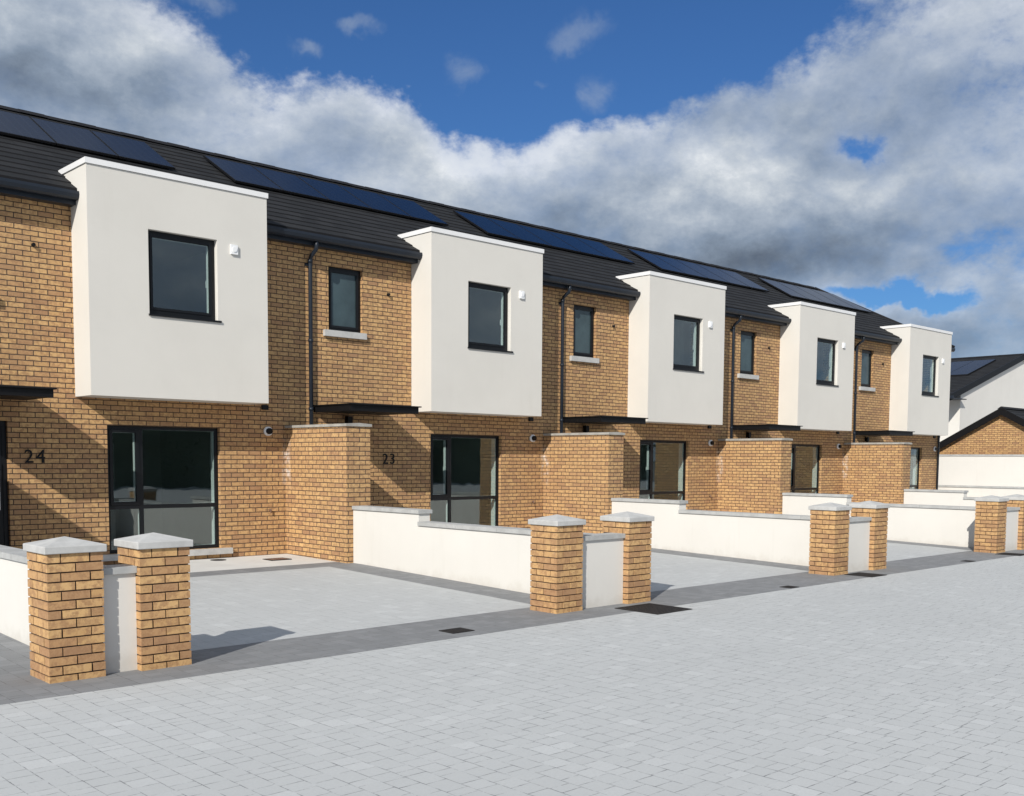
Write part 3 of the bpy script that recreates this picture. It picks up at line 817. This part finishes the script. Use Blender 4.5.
#SKY0
COVER = [(32.6, 22.0, 5.96, 2.04, -0.90), (44.5, 20.3, 6.46, 3.49, -1.15), (52.5, 22.2, 7.46, 2.67, -1.10), (37.6, 17.8, 2.98, 1.94, 0.35), (40.3, 15.4, 2.98, 2.43, 0.20), (61.5, 16.5, 1.49, 0.87, -0.55), (62.7, 8.2, 3.73, 0.48, -0.75), (66.9, 10.6, 2.48, 0.97, -0.15), (67.9, 8.1, 1.49, 0.68, 0.25), (21.2, 18.8, 5.47, 4.37, 0.30), (52.5, 13.5, 12.43, 3.88, 0.35), (30.6, 31.9, 39.76, 6.55, -0.85), (64.4, 21.7, 4.47, 2.91, -0.12)]
BRIGHT = [(55.0, 10.6, 10.44, 1.46, -0.34), (63.9, 22.7, 5.47, 1.46, -0.16), (20.7, 17.6, 5.47, 2.18, -0.12), (54.7, 15.4, 3.48, 1.65, 0.34), (42.1, 16.4, 3.48, 1.75, 0.30), (28.4, 18.6, 2.98, 1.65, 0.12), (60.9, 14.2, 3.98, 1.26, 0.16), (65.9, 6.5, 4.47, 1.26, -0.22), (37.6, 18.8, 2.98, 1.26, 0.20), (45.5, 12.3, 4.47, 1.46, -0.10), (36.6, 14.5, 2.98, 1.46, 0.10), (47.5, 15.4, 2.98, 1.26, 0.14)]
WISPS = [(47.1, 21.4, 1.69, 0.82, 1.00), (48.4, 18.7, 0.99, 1.07, 1.00), (41.2, 20.0, 1.29, 0.87, 0.95), (35.1, 22.1, 1.39, 0.48, 1.10), (31.6, 20.7, 1.29, 0.44, 1.10), (26.6, 22.5, 1.49, 0.58, 1.00), (45.5, 19.3, 0.70, 0.39, 0.70), (39.1, 18.3, 0.99, 0.97, 0.50)]
#SKY1
cover = total([blob(*b_) for b_ in COVER], .62)
shape = g.vm('MULTIPLY', dirv, (1.0, 1.0, 1.55))
def billow(vec, sc, det=5):
    """cauliflower texture: folded noise, crisp outward bumps"""
    n_ = g.noise(vec, sc, det, .56)
    return g.m('SUBTRACT', 1.0, g.m('MULTIPLY', g.m('ABSOLUTE', g.m('SUBTRACT', n_, .5)), 4.0))
def puff(vec):
    a_ = g.noise(vec, 4.2, 10, .62, dist=.2); b_ = billow(vec, 9.0, 6); c_ = g.noise(vec, 26.0, 7, .65)
    t_ = g.m('ADD', g.m('MULTIPLY', g.m('SUBTRACT', a_, .5), 1.35), g.m('MULTIPLY', g.m('SUBTRACT', b_, .55), .13))
    return g.m('ADD', t_, g.m('MULTIPLY', g.m('SUBTRACT', c_, .5), .60))
p0 = puff(shape)
# the same field sampled a little towards the sun: where it thins out, that flank is lit
sund = Vector((-.30, -.10, .95)).normalized()
p1 = puff(g.vm('ADD', shape, tuple(sund * .022)))
p2 = g.noise(g.vm('ADD', shape, tuple(sund * .06)), 4.2, 3, .5); p3 = g.noise(shape, 4.2, 3, .5)
dens = g.m('ADD', cover, p0)
alpha = g.m('ADD', g.m('MULTIPLY', g.maprange(dens, .27, .62), .72), g.m('MULTIPLY', g.maprange(dens, .45, 1.05), .28))
lit = g.m('ADD', g.m('MULTIPLY', g.m('SUBTRACT', p0, p1), .62), g.m('MULTIPLY', g.m('SUBTRACT', p3, p2), 1.2))
f3 = g.noise(g.vm('ADD', shape, (3.1, 1.7, .4)), 3.4, 8, .58)
br = total([blob(*b_) for b_ in BRIGHT], .59)
br = g.m('ADD', g.m('ADD', br, g.m('MULTIPLY', g.m('SUBTRACT', f3, .5), .62)), lit)
rim = g.m('MULTIPLY', g.m('SUBTRACT', 1.0, g.maprange(dens, .45, .95)), .16)
br = g.m('ADD', br, rim)
cc = g.ramp(br, [(0.0, (.09, .11, .145)), (.22, (.155, .195, .255)), (.45, (.26, .325, .42)), (.66, (.42, .485, .575)), (.85, (.63, .68, .735)), (1.0, (.86, .89, .92))])
cs = g.vm('SCALE', cc, None); cs.node.inputs['Scale'].default_value = 11.0
sk = g.mix(1.0, sky.outputs[0], (.36, .63, .98), 'MULTIPLY')
# torn scraps of thin cloud drifting in the blue
wsp = total([blob(*b_) for b_ in WISPS], 0.0)
wn2 = g.noise(g.vm('MULTIPLY', dirv, (1, 1, 1.2)), 13.0, 10, .74, dist=1.2)
wa = g.m('MULTIPLY', g.maprange(g.m('MULTIPLY', wsp, g.m('ADD', wn2, .35)), .26, 1.2), .45)
wc = g.n('ShaderNodeRGB'); wc.outputs[0].default_value = (4.4, 5.2, 6.3, 1)
sk = g.mix(wa, sk, wc.outputs[0])
fin = g.mix(alpha, sk, cs)
nt.links.new(fin, bg.inputs[0])

# ------------------------------------------------------------------ camera
cam = bpy.data.cameras.new('camera'); co = bpy.data.objects.new('camera', cam); COL.objects.link(co); SC.camera = co
yw, pi_, rl = R(CAM['yaw']), R(CAM['pitch']), R(CAM['roll'])
F = Vector((math.sin(yw)*math.cos(pi_), math.cos(yw)*math.cos(pi_), math.sin(pi_))); Rt = Vector((math.cos(yw), -math.sin(yw), 0)); U = Rt.cross(F)
R2 = Rt*math.cos(rl) + U*math.sin(rl); U2 = -Rt*math.sin(rl) + U*math.cos(rl)
from mathutils import Matrix
mw = Matrix.Identity(4)
for i in range(3): mw[i][0] = R2[i]; mw[i][1] = U2[i]; mw[i][2] = -F[i]
mw.translation = Vector((-.96, -16.029, 1.826)); co.matrix_world = mw
cam.sensor_fit = 'HORIZONTAL'; cam.sensor_width = 36.; cam.lens = CAM['f']/1024*36; cam.shift_y = (CAM['cy']-398.)/1024; cam.clip_end = 3000; cam.clip_start = .05

SC.view_settings.view_transform = 'Standard'; SC.view_settings.look = 'None'; SC.view_settings.exposure = 0; SC.view_settings.gamma = 1
SC.cycles.max_bounces = 8; SC.cycles.transparent_max_bounces = 12
